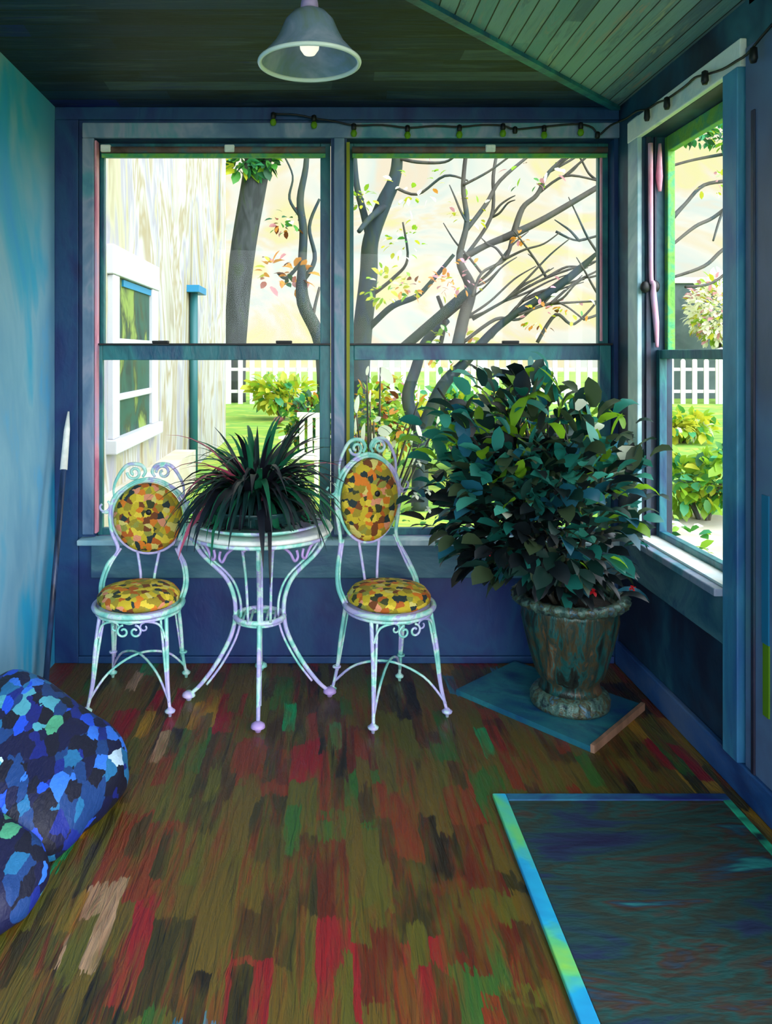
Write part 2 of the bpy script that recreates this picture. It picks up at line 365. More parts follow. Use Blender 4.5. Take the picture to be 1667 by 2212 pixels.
# hipped ceiling: one face falls to the back wall, the other to the right wall
hx = XL; t = XR-XL
A, B, Hp = Vector((XL, YB, H)), Vector((XR, YB, H)), Vector((XL, YB-t, H+KP*t))
def slab(poly):
    m = MB(); n = len(poly); up = Vector((0,0,.04))
    m.add([*poly, *[p+up for p in poly]], [tuple(range(n)), tuple(range(n,2*n))[::-1]]+[(i,(i+1)%n,(i+1)%n+n,i+n) for i in range(n)]); return m
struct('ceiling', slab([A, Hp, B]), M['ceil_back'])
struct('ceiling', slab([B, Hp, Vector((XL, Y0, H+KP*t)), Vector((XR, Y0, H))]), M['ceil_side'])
struct('roof', MB().box((XL-.5, Y0-.3, 2.76), (XR+.2, YB+.3, 2.84)), M['plum'])  # unseen roof slab added to block sky light above the ceiling
hd = (Hp-B).normalized(); hs = Vector((hd.y, -hd.x, 0)).normalized()*.016
hb = MB(); q = [B+hs, B-hs, Hp-hs, Hp+hs]; dn = Vector((0,0,-.016))
hb.add([p+dn for p in q]+[p+Vector((0,0,.01)) for p in q], [(0,1,2,3),(7,6,5,4),(0,4,5,1),(1,5,6,2),(2,6,7,3),(3,7,4,0)])
struct('trim_1', hb, M['teal'])
# casings round the back windows
ca = boxes(((-1.042, YB-.02, WZ1), (XR, YB, 2.33)), ((-1.042, YB-.02, .555), (WB[0][0], YB, WZ1)), ((WB[0][1]+.012, YB-.02, .555), (WB[1][0]-.01, YB, WZ1)))
struct('trim_2', ca, M['casing'], bevel=.004)
struct('trim_3', boxes(((XL, YB-.012, 2.345), (XR, YB, 2.4))), M['wall_back'], bevel=.003)
struct('trim_4', boxes(((-1.05, YB-.07, WZ0-.012), (XR, YB+.02, WZ0+.012))), M['casing_pale'], bevel=.005)     # stool under the back windows
struct('trim_5', boxes(((-1.0, YB-.035, .372), (XR, YB, WZ0-.012))), M['panel'], bevel=.004)                   # apron
struct('trim_6', boxes(((XL, YB-.015, 0), (-1.06, YB, 2.345))), M['wall_back'], bevel=.003)                     # corner board
struct('trim_7', boxes(((XR-.02, RY1, .62), (XR, RY1+.10, 2.29))), M['casing_pale'], bevel=.004)
struct('trim_8', boxes(((XR-.022, RY0-.09, RZ1), (XR, RY1+.10, 2.285))), M['casing_white'], bevel=.004)
struct('trim_9', boxes(((XR-.03, RY0-.088, .10), (XR, RY0, 2.2))), M['post'], bevel=.004)
struct('trim_10', boxes(((XR-.055, RY0, RZ0-.025), (XR+.03, RY1+.12, RZ0))), M['casing'], bevel=.004)
struct('trim_11', boxes(((XR-.02, RY0, .42), (XR, YB-.04, RZ0-.025))), M['panel'], bevel=.004)
struct('baseboard_right', boxes(((XR-.022, Y0, 0), (XR, YB-.02, .10))), M['base'], bevel=.005)
struct('baseboard_back', boxes(((-1.06, YB-.018, 0), (XR-.022, YB, .03))), M['wall_back'], bevel=.003)

def sash(y, z0, z1, x0, x1, sl, sr, bot, top, mat, name, parent, th=.03):
    o = boxes(((x0, y, z0), (x0+sl, y+th, z1)), ((x1-sr, y, z0), (x1, y+th, z1)), ((x0+sl, y, z0), (x1-sr, y+th, z0+bot)), ((x0+sl, y, z1-top), (x1-sr, y+th, z1))).build(name, mat, parent, False, .003)
    boxes(((x0+sl, y+th/2-.002, z0+bot), (x1-sr, y+th/2+.002, z1-top))).build('pane', M['glass'], o, False)
    return o
for k, (x0, x1) in enumerate(WB):
    w = thing('window_%d' % (k+1), None, None); w['kind'] = 'structure'
    x0 += .002; x1 -= .002
    sash(YB+.065, 1.345, WZ1-.002, x0, x1, .02 if k == 0 else .03, .045, .035, .06, M['teal'], 'upper_sash', w)
    sash(YB+.03, WZ0+.012, 1.372, x0, x1, .022 if k == 0 else .03, .048 if k == 0 else .05, .03, .065, M['teal'], 'lower_sash', w)
    boxes(((x0, YB+.012, 1.372), (x1, YB+.06, 1.380))).build('shadow_gap_strip', M['black'], w, False)  # black strip stands for the shadow gap above the meeting rail
    if k == 0: boxes(((x0, YB-.012, .56), (x0+.008, YB+.03, WZ1-.01))).build('stop_bead', M['pink'], w, False)
    else:
        boxes(((x0-.004, YB-.022, .56), (x0+.010, YB+.03, WZ1-.02))).build('stop_bead', M['g_yellow'], w, False)
        boxes(((x1-.05, YB+.02, 1.39), (x1-.042, YB+.03, WZ1-.06))).build('stop_bead', M['pink'], w, False)
    for f in ((.27, .8) if k == 0 else (.62,)):
        bx = x0+(x1-x0)*f
        MB().box((bx-.035, YB+.02, 1.380), (bx+.035, YB+.055, 1.392)).build('sash_lock', M['black'], w, False, .003)
    bl = thing('roller_blind', 'rolled brown blind with two white clips above the left window panes' if k == 0 else 'rolled brown blind with one white clip above the branchy window', 'blind', ((x0+x1)/2, YB+.02, 2.222), 0, 'rolled blinds over the back windows')
    hw = (x1-x0)/2-.022
    MB().tube([(-hw,0,0),(hw,0,0)], .015, 12, 1).build('roll', M['brown'], bl)
    MB().box((-hw,-.006,-.034),(hw,.006,-.016)).build('hem_bar', M['green_edge'], bl, False, .002)
    for px in ((227, 495) if k == 0 else (1060,)):
        lx = (px-CX)/499-(x0+x1)/2
        MB().box((lx-.022,-.019,-.012),(lx+.022,.016,.020)).build('clip', M['white'], bl, False, .005)

# right-hand window, sash set at the outer side of the wall
w3 = thing('window_3', None, None); w3['kind'] = 'structure'
def sash_x(x, z0, z1, y0, y1, st, bot, top, mat, name, th=.03):
    o = boxes(((x, y0, z0), (x+th, y0+st, z1)), ((x, y1-st, z0), (x+th, y1, z1)), ((x, y0+st, z0), (x+th, y1-st, z0+bot)), ((x, y0+st, z1-top), (x+th, y1-st, z1))).build(name, mat, w3, False, .003)
    boxes(((x+th/2-.002, y0+st, z0+bot), (x+th/2+.002, y1-st, z1-top))).build('pane', M['glass'], o, False)
sash_x(XR+.088, 1.315, RZ1-.002, RY0+.002, RY1-.002, .03, .035, .06, M['green_edge'], 'upper_sash')
sash_x(XR+.055, RZ0+.002, 1.35, RY0+.002, RY1-.002, .03, .03, .035, M['teal'], 'lower_sash')
boxes(((XR+.012, RY1-.012, RZ0), (XR+.03, RY1-.001, RZ1))).build('stop_bead', M['plum'], w3, False)
boxes(((XR+.045, RY1-.014, 1.38), (XR+.052, RY1-.001, RZ1))).build('stop_bead', M['plum'], w3, False)
lt = MB().ball((XR+.004, RY1-.02, 1.60), (.02,.014,.024)).ball((XR+.040, RY1-.02, 1.602), (.022,.014,.026)).box((XR, RY1-.02, 1.594), (XR+.045, RY1-.002, 1.608))
lt.build('window_latch', M['black'], w3)
boxes(((XR-.02, RY0, RZ0), (XR+.118, RY1, RZ0+.008))).build('sill_plate', M['casing_white'], w3, False)
# cords in the jamb
tag(MB().tube([(XR+.022,RY1-.026,2.17),(XR+.024,RY1-.024,1.9),(XR+.026,RY1-.024,1.64),(XR+.030,RY1-.034,1.615),(XR+.036,RY1-.022,1.57),(XR+.046,RY1-.022,1.46),(XR+.05,RY1-.022,1.36)], [.010,.010,.009,.009,.012,.012,.006], 8, 6).build('pull_cord', M['pink']), 'long pink pull cord hanging in the right window jamb past the black latch', 'cord')
tag(MB().tube([(XR+.062,RY1-.02,2.17),(XR+.060,RY1-.02,2.04),(XR+.062,RY1-.02,1.98)], [.006,.014,.006], 8, 6).build('cord_tassel', M['pink']), 'short pink tassel at the top of the right window jamb', 'tassel')
# door at the right edge
d1 = thing('door_1', None, None); d1['kind'] = 'structure'
boxes(((XR-.012, 1.5, .10), (XR+.05, RY0-.1, 2.25))).build('door_slab', M['slate'], d1, False, .004)
boxes(((XR-.018, 2.30, .10), (XR, 2.318, 2.05))).build('door_gap_strip', M['plum'], d1, False, .003)  # dark strip put in for the shaded gap beside the door

es = MB().box((XR-.016,2.228,.506),(XR-.010,2.262,.93)).build('edge_strip', M['cyan'], d1, False)
MB().box((XR-.016,2.226,.30),(XR-.010,2.256,.506)).build('edge_strip', M['leaf_lime'], d1, False)
# ------------------------------------------------------------------ bistro chairs
def make_chair(label, loc, yaw, sz, zc, rx, rz):
    t = thing('bistro_chair', label, 'chair', loc, yaw, 'wire bistro chairs by the window')
    W = M['mint']
    rim = MB().ring((0,0,sz-.006), .168, .011, seg=48).ring((0,0,sz-.026), .160, .006, seg=48)
    rim.lathe([(0,sz-.012),(.165,sz-.012),(.165,sz-.004),(0,sz-.004)], 40)
    rim.build('seat_rim', W, t)
    MB().lathe([(0,sz-.002),(.135,sz-.002),(.156,sz+.012),(.158,sz+.03),(.140,sz+.052),(.09,sz+.066),(0,sz+.07)], 40).build('seat_cushion', M['cushion'], t)
    for sx in (-1, 1):
        l = MB().tube([(sx*.125,-.095,sz-.02),(sx*.134,-.125,sz*.62),(sx*.140,-.140,sz*.3),(sx*.152,-.163,.024)], [.0078,.0078,.007,.006])
        l.tube([(sx*.105,-.105,sz-.02),(sx*.122,-.128,sz*.6),(sx*.136,-.142,sz*.28),(sx*.150,-.163,.03)], .005, 6)
        o = l.build('leg', W, t)
        MB().lathe([(.0,.0),(.006,0),(.007,.010),(.018,.016),(.020,.022),(.012,.028),(.007,.034)], 14, (sx*.153,-.164,0)).build('foot', W, o)
        l = MB().tube([(sx*.130,.105,sz-.02),(sx*.138,.135,sz*.6),(sx*.142,.16,sz*.28),(sx*.150,.185,.024)], [.008,.008,.007,.006])
        l.tube([(sx*.112,.11,sz-.02),(sx*.126,.14,sz*.55),(sx*.136,.165,sz*.25)], .004, 6)
        o = l.build('leg', W, t)
        MB().lathe([(.0,.0),(.006,0),(.007,.010),(.016,.016),(.018,.022),(.010,.028),(.006,.034)], 14, (sx*.151,.186,0)).build('foot', W, o)
        MB().ring((sx*.143,.161,.115), .012, .005, seg=14, n=6).build('leg_collar', W, o)
    # apron scroll between the front legs
    a = MB().tube([(-.125,-.118,sz-.10),(-.105,-.128,sz-.045),(-.045,-.15,sz-.026),(0,-.152,sz-.034),(.045,-.15,sz-.026),(.105,-.128,sz-.045),(.125,-.118,sz-.10)], .0045, 6)
    for sx in (-1, 1):
        a.tube(spiral((sx*.022,-.155,sz-.062), .024, .007, PI/2, -sx*1.15, 14, (1,0,0)), .0045, 6, 2)
        a.tube(spiral((sx*.055,-.15,sz-.048), .018, .006, PI/2, sx*.9, 12, (1,0,0)), .0035, 6, 2)
    a.build('apron_scroll', W, t)
    s = MB()
    for sx in (-1, 1):
        s.tube([(sx*.150,-.160,.05),(sx*.09,-.10,.135),(0,0,.17),(-sx*.09,.10,.135),(-sx*.148,.178,.05)], .005, 6)
    s.build('cross_stretcher', W, t)
    # back: bowed uprights, hoop round the padded disc, curled crest
    yb = .165
    fr = MB()
    for sx in (-1, 1):
        fr.tube([(sx*.160,.045,sz-.01),(sx*.172,.085,sz+.045),(sx*.158,.125,sz+.11),(sx*.125,yb,zc-rz*.95),(sx*(rx+.010),yb+.004,zc-rz*.42),(sx*(rx+.016),yb+.006,zc+.02),(sx*(rx*.86+.014),yb+.008,zc+rz*.62),(sx*rx*.42,yb+.01,zc+rz*1.0),(0,yb+.01,zc+rz*1.1)], [.0076]*9, 8)
        fr.tube([(sx*.150,.05,sz),(sx*.160,.09,sz+.05),(sx*.145,.13,sz+.11),(sx*.112,yb,zc-rz*.9)], .005, 6)
        fr.tube([(sx*.03,.13,sz+.01),(sx*.028,.15,sz+.06),(sx*.045,yb,zc-rz*.98)], .006, 6)
    fr.ring((0,yb+.002,zc), rx+.006, .006, 'y', sy=(rz+.006)/(rx+.006), seg=44)
    fr.build('back_frame', W, t)
    cr = MB(); top = zc+rz
    for sx in (-1, 1):
        cr.tube([(sx*(rx+.002),yb+.008,zc+rz*.55),(sx*(rx*.98),yb+.008,top-.005),(sx*rx*.66,yb+.008,top+.066),(sx*rx*.26,yb+.008,top+.072),(sx*rx*.1,yb+.008,top+.045),(sx*rx*.18,yb+.008,top+.022)], [.003,.006,.0078,.0078,.007,.005], 8)
        cr.tube(spiral((sx*rx*.42,yb+.006,top+.040), .030, .008, PI, -sx*1.2, 14), .006, 6, 2)
        cr.tube(spiral((sx*(rx+.042),yb+.004,zc+rz*.30), .028, .012, PI/2+sx*PI*.2, sx*.8, 12), .005, 6, 2)
        cr.tube([(sx*(rx+.014),yb+.006,zc+rz*.2),(sx*(rx+.028),yb+.006,zc+rz*.12),(sx*(rx+.05),yb+.006,zc+rz*.14)], .005, 6)
    cr.build('crest_scroll', W, t)
    cu = MB(); n, seg = 7, 44; vs = []; fs = []
    prof = [(0,-.042),(.5,-.040),(.8,-.032),(.96,-.016),(1,0),(.95,.014),(.6,.020),(0,.020)]
    for r, y in prof:
        for i in range(seg):
            a_ = 2*PI*i/seg; vs.append((math.cos(a_)*r*rx, yb-.006+y, zc+math.sin(a_)*r*rz))
    for k in range(len(prof)-1):
        for i in range(seg): fs.append((k*seg+i, k*seg+(i+1)%seg, (k+1)*seg+(i+1)%seg, (k+1)*seg+i))
    cu.add(vs, fs); b = cu.build('back_cushion', M['cushion'], t)
    MB().ball((.012,yb-.050,zc+.03), (.012,.006,.012)).build('button', M['black'], b)
    return t
make_chair('white wire chair with round yellow floral pads near the blue left wall', (-.72, 3.06, 0), 0, .370, .665, .142, .142)
make_chair('white wire chair with oval floral back beside the leafy urn', (.245, 2.98, 0), math.radians(24), .395, .755, .125, .165)

# ------------------------------------------------------------------ bistro table
tb = thing('bistro_table', 'mint wire table with hourglass legs between the two floral chairs', 'table', (-.250, 3.05, 0), 0)
MB().lathe([(0,.652),(.268,.652),(.282,.656),(.285,.664),(.280,.672),(.262,.670),(0,.668)], 56).build('tabletop', M['white'], tb)
MB().ring((0,0,.645), .27, .007, seg=56).build('top_ring', M['mint'], tb)
for k in range(4):
    a = k*PI/2+.06; u = Vector((math.cos(a), math.sin(a), 0)); w_ = Vector((-math.sin(a), math.cos(a), 0))
    pr = [(.268,.648),(.225,.565),(.135,.475),(.100,.40),(.094,.32),(.112,.24),(.165,.14),(.225,.06),(.268,.022)]
    l = MB().tube([u*r+Vector((0,0,z)) for r, z in pr], [.0075,.008,.0085,.0085,.0085,.0088,.0088,.008,.007])
    l.tube([u*(r-.022)+w_*.006+Vector((0,0,z)) for r, z in pr[:-1]], .005, 6)
    o = l.build('leg', M['mint'], tb)
    MB().lathe([(.0,0),(.010,0),(.012,.008),(.026,.016),(.024,.026),(.012,.034)], 14, tuple(u*.272)).build('foot', M['lilac'] if k in (0,3) else M['mint'], o)
sh = MB().ring((0,0,.320), .094, .010, seg=40).ring((0,0,.306), .088, .006, seg=40)
for k in range(5):
    x = -.06+.03*k; hw = math.sqrt(.09**2-x*x); sh.tube([(x,-hw,.318),(x,hw,.318)], .005, 6, 1)
sh.build('shelf_ring', M['mint'], tb)
for k in range(4):
    a = k*PI/2+.06+PI/4; u = Vector((-math.sin(a), math.cos(a), 0)); c = Vector((math.cos(a)*.215, math.sin(a)*.215, 0)); z = Vector((0,0,1))
    s = MB()
    for sx in (-1, 1):
        s.tube([c+u*sx*.15+z*.635, c+u*sx*.10+z*.638, c+u*sx*.055+z*.610, c+u*sx*.03+z*.575, c+u*sx*.012+z*.585, c+u*sx*.018+z*.612], .0055, 6)
    s.build('apron_scroll', M['lilac'], tb)
rods = MB()
for sx in (-.045, .02, .06):
    rods.tube([(sx*1.1,-.20,.648),(sx*.9,-.13,.5),(sx*.8,-.09,.325)], .0055, 6)
rods.build('brace_rods', M['mint'], tb)

# plant on the table
tag(MB().lathe([(0,0),(.20,0),(.235,.012),(.262,.022),(.258,.028),(.225,.020),(.19,.010),(0,.010)], 56).build('plant_saucer', M['mint'], None, loc=(-.255,3.04,.6725)), 'wide pale mint saucer under the spidery plant on the wire table', 'saucer')
fn = thing('spider_plant', 'dark spidery arching plant in a low black bowl on the wire table', 'plant', (-.262, 3.04, .684))
MB().lathe([(0,0),(.13,0),(.182,.018),(.198,.058),(.203,.066),(.190,.066),(.180,.052),(0,.052)], 44).build('bowl', M['bowl'], fn)
MB().lathe([(0,.049),(.15,.049),(.16,.052),(0,.06)], 30).build('soil', M['soil'], fn)
fo = MB()
for i in range(460):
    a = R.uniform(0, 2*PI); el = R.uniform(.25, 1.3); r0 = R.uniform(.0, .07)
    ln = R.uniform(.26, .43)*(1.0 if el > .5 else .75)
    p = Vector((math.cos(a)*r0, math.sin(a)*r0, .05+R.uniform(0,.03)))
    tall = R.random() < .34
    if not tall and el < .55 and math.sin(a) < -.35 and R.random() < .6: continue
    if tall: el = R.uniform(.85, 1.4); ln *= 1.08
    d = Vector((math.cos(a)*math.cos(el), math.sin(a)*math.cos(el), math.sin(el)))
    if p.y+d.y*ln > .30: ln *= .75
    fo.leaf(p, d, ln, R.uniform(.020,.040), R.uniform(.8,1.7) if tall else R.uniform(1.4,2.9), R.choices([0,1,2,3],[34,32,5,29])[0], 9, .25, R.uniform(-.4,.4), 1)
for i_, (x_, y_, z_) in enumerate(fo.v):           # blades rest on the saucer and table, they do not pass through
    if math.hypot(x_, y_) < .295 and z_ < .026: fo.v[i_] = (x_, y_, .018+.008*R.random())
fo.build('foliage', [M['fern_black'],M['fern_green'],M['fern_pink'],M['fern_deep']], fn)

# ------------------------------------------------------------------ urn with bush on a board
lc, fc, rc = Vector((.517,3.083)), Vector((.891,2.635)), Vector((1.19,2.955)); bc = lc+rc-fc
bc.y = min(bc.y, 3.37)
mt = thing('base_board', 'teal blue square board lying on the floor under the urn', 'board')
MB().prism([tuple(p) for p in (fc, rc, bc, lc)], 0, .02).build('panel', M['matteal'], mt, False)
e = (rc-fc); en = Vector((e.y,-e.x)).normalized()*.014
MB().prism([tuple(fc+en), tuple(rc+en), tuple(rc), tuple(fc)], 0, .027).build('edge_strip', M['wood'], mt, False)
ur = thing('potted_shrub', 'big leafy shrub growing from a tall verdigris urn in the corner', 'potted plant', (.925, 2.965, .02))
flute = lambda k, a, z: .05*abs(math.sin(a*9)) if .10 < z < .345 else 0
u_ = MB().lathe([(0,.055),(.118,.055),(.108,.075),(.106,.095),(.118,.115),(.132,.16),(.148,.22),(.162,.28),(.172,.33),(.176,.36),(.180,.385),(.165,.385),(.158,.35),(0,.35)], 108, mod=flute).build('urn', M['urn'], ur)
MB().lathe([(.172,.372),(.196,.378),(.209,.392),(.210,.408),(.198,.418),(.178,.416),(.170,.40),(.172,.372)], 96, mod=lambda k, a, z: .045*math.sin(a*30+k*.9)).build('rim', M['bronze'], u_)
MB().lathe([(0,0),(.142,0),(.146,.012),(.136,.02),(.138,.032),(.126,.052),(.112,.062),(0,.062)], 96, mod=lambda k, a, z: .07*abs(math.sin(a*14)) if .015 < z < .055 else 0).build('foot', M['bronze'], u_)
MB().lathe([(0,.345),(.157,.345),(.155,.375),(.08,.392),(0,.397)], 30).build('soil', M['soil'], ur)
base = Vector((0,0,.38))
crown = lambda: None
stems = []
lfm = MB()
def ok(p):
    w = p+Vector((.925,2.965,.02))
    return w.x < 1.225 and w.y < 3.33
for i in range(16):
    a = R.uniform(0, 2*PI)
    tip = Vector((-.16+math.cos(a)*R.uniform(.1,.40), math.sin(a)*R.uniform(.05,.24)-.03, R.uniform(.52,1.2)))
    tip.x = min(tip.x, .25); tip.y = min(tip.y, .30)
    st = base+Vector((R.uniform(-.07,.07), R.uniform(-.07,.07), 0))
    mid = st.lerp(tip, .5)+Vector((R.uniform(-.03,.03), R.uniform(-.03,.03), .05))
    MB().tube([st, st.lerp(mid,.5)+Vector((0,0,.02)), mid, tip], [.010,.009,.007,.004], 7, 4).build('stem', M['stem'], ur)
    stems.append((st, mid, tip))
n = 0
while n < 1500:
    x = R.gauss(-.155,.21); z = .86+R.uniform(-.40,.42); y = R.uniform(-.36,.30)
    ex, ez, ey = (x+.155)/.47, (z-.86)/.40, (y+.02)/.34
    if ex*ex+ey*ey+ez*ez > 1.0 or (z < .52 and abs(x-.0) > .34): continue
    if z > .98 and R.random() < .62: continue
    p = Vector((x,y,z)); d = (p-Vector((-.1,0,.55))).normalized()+Vector((R.uniform(-.6,.6),R.uniform(-.6,.6),R.uniform(-.5,.4)))
    ln = R.uniform(.06,.12); d.normalize()
    if not ok(p+d*ln): continue
    hi = (z-.5)/.75
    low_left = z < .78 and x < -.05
    wts = [40,22,10,2,8,1,.5,4] if low_left else [14,20,20,10,15+8*hi,4+34*max(0,hi-.4),.7,6]  # backlit lime high up and lower-left shade are put into the leaf colours
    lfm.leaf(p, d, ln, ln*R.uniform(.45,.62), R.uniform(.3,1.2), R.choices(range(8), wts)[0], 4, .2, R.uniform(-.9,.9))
    n += 1
# lower sprays drooping over the rim
for i in range(110):
    a = R.uniform(0, 2*PI); r = R.uniform(.05,.22)
    p = Vector((math.cos(a)*r-.03, math.sin(a)*r, R.uniform(.42,.56))); d = Vector((math.cos(a), math.sin(a), R.uniform(-.1,1)))
    if not ok(p+d*.12) : continue
    lfm.leaf(p, d, R.uniform(.08,.14), R.uniform(.025,.045), 1.0, R.choices(range(8), [30,25,12,2,12,3,.5,5])[0], 5, .2, R.uniform(-.6,.6))
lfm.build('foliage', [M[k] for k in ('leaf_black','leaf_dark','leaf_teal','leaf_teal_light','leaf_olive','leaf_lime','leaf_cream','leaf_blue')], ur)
for px, py, d, s in ((1281,1278,2.80,.016),(1185,1247,2.79,.009),(1365,1270,2.86,.012),(1055,1195,2.76,.010),(905,1000,2.72,.012),(898,1070,2.72,.014),(925,1062,2.72,.012),(925,1100,2.74,.013),(1240,1118,2.70,.012),(1117,1105,2.70,.008),(1018,1018,2.70,.010)):
    p = at(px, py, d)-Vector((.925,2.965,.02)); m = MB()
    for k in range(4):
        a = k*PI/2+.4; m.leaf(p, (math.cos(a), -.6, math.sin(a)), s*1.3, s*1.1, .2, 0, 3, .3)
    red = py > 1180
    m.build('flower', M['red'] if red else (M['g_yellow'] if px == 1018 else M['leaf_cream']), ur)['label'] = 'small red flower' if red else ('small yellow flower' if px == 1018 else 'small cream flower')

# ------------------------------------------------------------------ rug, floor cushions, pole
rg = thing('area_rug', 'dark teal rug with bright cyan and lime binding at right', 'rug')
MB().box((.545,.85,0),(1.18,2.33,.012)).build('pile', M['rug'], rg, False, .003)
MB().box((.505,.85,0),(.545,2.365,.014)).build('side_binding', M['rug_edge'], rg, False, .003)
MB().box((.545,2.33,0),(1.205,2.365,.014)).build('end_binding', M['rug_edge2'], rg, False, .003)
MB().box((1.18,.85,0),(1.205,2.33,.014)).build('side_binding', M['rug_edge3'], rg, False, .003)
def pillow(name, label, c, r, rot, mat, e=.75):
    m = MB(); seg, rings = 56, 30; vs = []; fs = []
    pw = lambda x, e_: math.copysign(abs(x)**e_, x)
    Rm = Matrix.Rotation(rot[2],3,'Z') @ Matrix.Rotation(rot[1],3,'Y') @ Matrix.Rotation(rot[0],3,'X')
    for i in range(rings+1):
        th = PI*i/rings-PI/2
        for j in range(seg):
            a = 2*PI*j/seg
            v = Vector((pw(math.cos(th),.8)*pw(math.cos(a),e)*r[0], pw(math.cos(th),.8)*pw(math.sin(a),e)*r[1], pw(math.sin(th),.9)*r[2]))
            v *= 1+.07*noise.noise(v*7+Vector(c)*5)+.05*noise.noise(v*15)
            v = Rm @ v; v.z = max(v.z, -c[2]+.001); vs.append(v)
    for i in range(rings):
        for j in range(seg):
            k = (j+1)%seg; fs.append((i*seg+j, i*seg+k, (i+1)*seg+k, (i+1)*seg+j))
    m.add(vs, fs); o = m.build(name, mat, None, loc=c); return tag(o, label, 'floor cushion')
pillow('floor_cushion', 'large plump blue leaf-print floor cushion sloping against the left wall', (-.875,2.30,.152), (.285,.27,.115), (.05,.50,-.22), M['quilt'], .55)
pillow('floor_cushion', 'small low blue floor cushion in front of the large leaf-print one', (-.885,1.93,.105), (.22,.13,.08), (.05,.38,-.25), M['quilt'], .6)
pl = thing('leaning_pole', 'thin dark pole with a white tip leaning in the left corner', 'pole')
p0, p1 = Vector((-1.09,3.07,.0)), Vector((-1.095,3.372,1.087))
pm = p0.lerp(p1,.78)
MB().tube([p0, pm], .012, 10, 1).build('shaft', M['pole'], pl)
MB().tube([pm, p0.lerp(p1,.93), p1], [.016,.013,.004], 10, 1).build('tip', M['white'], pl)

# ------------------------------------------------------------------ pendant lamp
lm = thing('pendant_lamp', 'bell-shaped frosted glass pendant lamp hanging from the dark ceiling', 'lamp', (-.041, 2.2, 2.145))
bell = [(.142,0),(.138,.008),(.120,.030),(.098,.055),(.082,.085),(.068,.118),(.048,.140),(.028,.150)]
MB().lathe(bell+[(r-.004,z) for r, z in bell[::-1]]+[bell[0]], 56, caps=False).build('shade', M['shade'], lm)
MB().ring((0,0,.002), .139, .0065, seg=56).build('shade_rim', M['rim'], lm)
MB().lathe([(.0,.146),(.026,.146),(.024,.170),(.020,.186),(.008,.196),(0,.196)], 20).build('socket_cap', M['lilac'], lm)
MB().tube([(0,0,.19),(0,0,.292)], .006, 8, 1).build('cord', M['lilac'], lm)
MB().lathe([(0,.268),(.05,.268),(.052,.28),(.05,.290),(0,.290)], 24).build('canopy', M['lilac'], lm)
bm_, nt_, b_ = nodes('warm_bulb_glass'); b_.inputs['Base Color'].default_value = lin((250,246,235))+(1,)
b_.inputs['Emission Color'].default_value = lin((255,246,225))+(1,); b_.inputs['Emission Strength'].default_value = .9
MB().lathe([(0,.022),(.016,.026),(.026,.040),(.028,.056),(.022,.076),(.014,.092),(.013,.11),(0,.11)], 20).build('bulb', bm_, lm)
MB().lathe([(0,.10),(.016,.10),(.018,.146),(0,.146)], 16).build('bulb_holder', M['casing'], lm)

# ------------------------------------------------------------------ fairy lights
sl = thing('string_lights', 'black wire of little green bulbs strung over the back and right windows', 'string lights')
yw = YB-.032
wp = [(588,246),(640,248),(680,256),(722,262),(765,271),(825,270),(882,276),(938,272),(993,274),(1040,270),(1085,271),(1110,279),(1150,276),(1200,271),(1250,268),(1280,276),(1292,292)]
pts = [at(px,py,yw) for px, py in wp]
xw = XR-.034
rp = [(1352,256),(1375,240),(1397,236),(1420,222),(1440,214),(1480,186),(1500,168),(1521,162),(1560,150),(1590,132),(1612,118),(1640,85),(1668,52)]
rpts = [at(px,py,F*xw/(px-CX)) for px, py in rp]
MB().tube(pts+[Vector((XR-.06,YB-.07,pts[-1].z+.03))]+rpts, .0042, 6, 3).build('wire', M['black'], sl)
for px, py in ((590,248),(678,254),(764,272),(880,276),(992,275),(1086,272),(1112,279),(1175,276),(1254,270),(1290,290)):
    p = at(px,py,yw-.006)
    o = MB().lathe([(.003,.012),(.010,.008),(.011,-.012),(.008,-.018),(0,-.018)], 10, tuple(p)).build('socket', M['black'], sl)
    if px not in (1112,1290): MB().lathe([(0,-.014),(.010,-.020),(.014,-.032),(.010,-.044),(0,-.048)], 10, tuple(p)).build('bulb', M['leaf_lime'], o)
for px, py in ((1397,242),(1440,216),(1522,160),(1627,110)):
    p = at(px,py,F*(xw-.006)/(px-CX))
    MB().lathe([(.003,.012),(.010,.008),(.012,-.022),(.008,-.034),(0,-.034)], 10, tuple(p)).build('socket', M['black'], sl)

# ------------------------------------------------------------------ the garden
GZ = -.25
struct('ground', MB().box((-40,YB+.5,GZ-.05),(50,70,GZ)).box((-40,-40,GZ-.05),(50,YB+.5,GZ-.002)), M['lawn'])
struct('path', MB().prism([(2.35,5.2),(3.3,5.0),(4.2,7.4),(3.4,7.8)], GZ, GZ+.03), M['stone'])
# neighbour's house
hs = thing('neighbouring_house', 'cream white house with white framed window outside the left panes', 'house')
HX = -1.8
MB().box((-8,4.6,GZ),(HX,14.4,7.2)).build('wall', M['house'], hs, False)
wf = boxes(((HX-.02,6.55,.62),(HX+.05,6.75,2.0)),((HX-.02,8.05,.62),(HX+.05,8.32,2.0)),((HX-.02,6.52,2.0),(HX+.06,8.34,2.25)),((HX-.02,6.5,.50),(HX+.09,8.36,.62)),((HX,6.75,.93),(HX+.035,8.05,.99)),((HX,6.75,1.42),(HX+.035,8.05,1.47))).build('window_frame', M['housetrim'], hs, False, .01)
boxes(((HX,6.75,.62),(HX+.012,8.05,2.0))).build('pane', M['darkglass'], wf, False)
boxes(((HX+.012,6.95,1.93),(HX+.03,8.05,1.99))).build('blind_edge', M['cyan'], wf, False)
dp = MB().tube([(HX+.06,10.5,GZ),(HX+.06,10.5,2.15)], .055, 10, 1).build('drainpipe', M['pipe'], hs)
boxes(((HX,10.3,2.15),(HX+.16,10.95,2.24))).build('pipe_head', M['cyan'], dp, False)
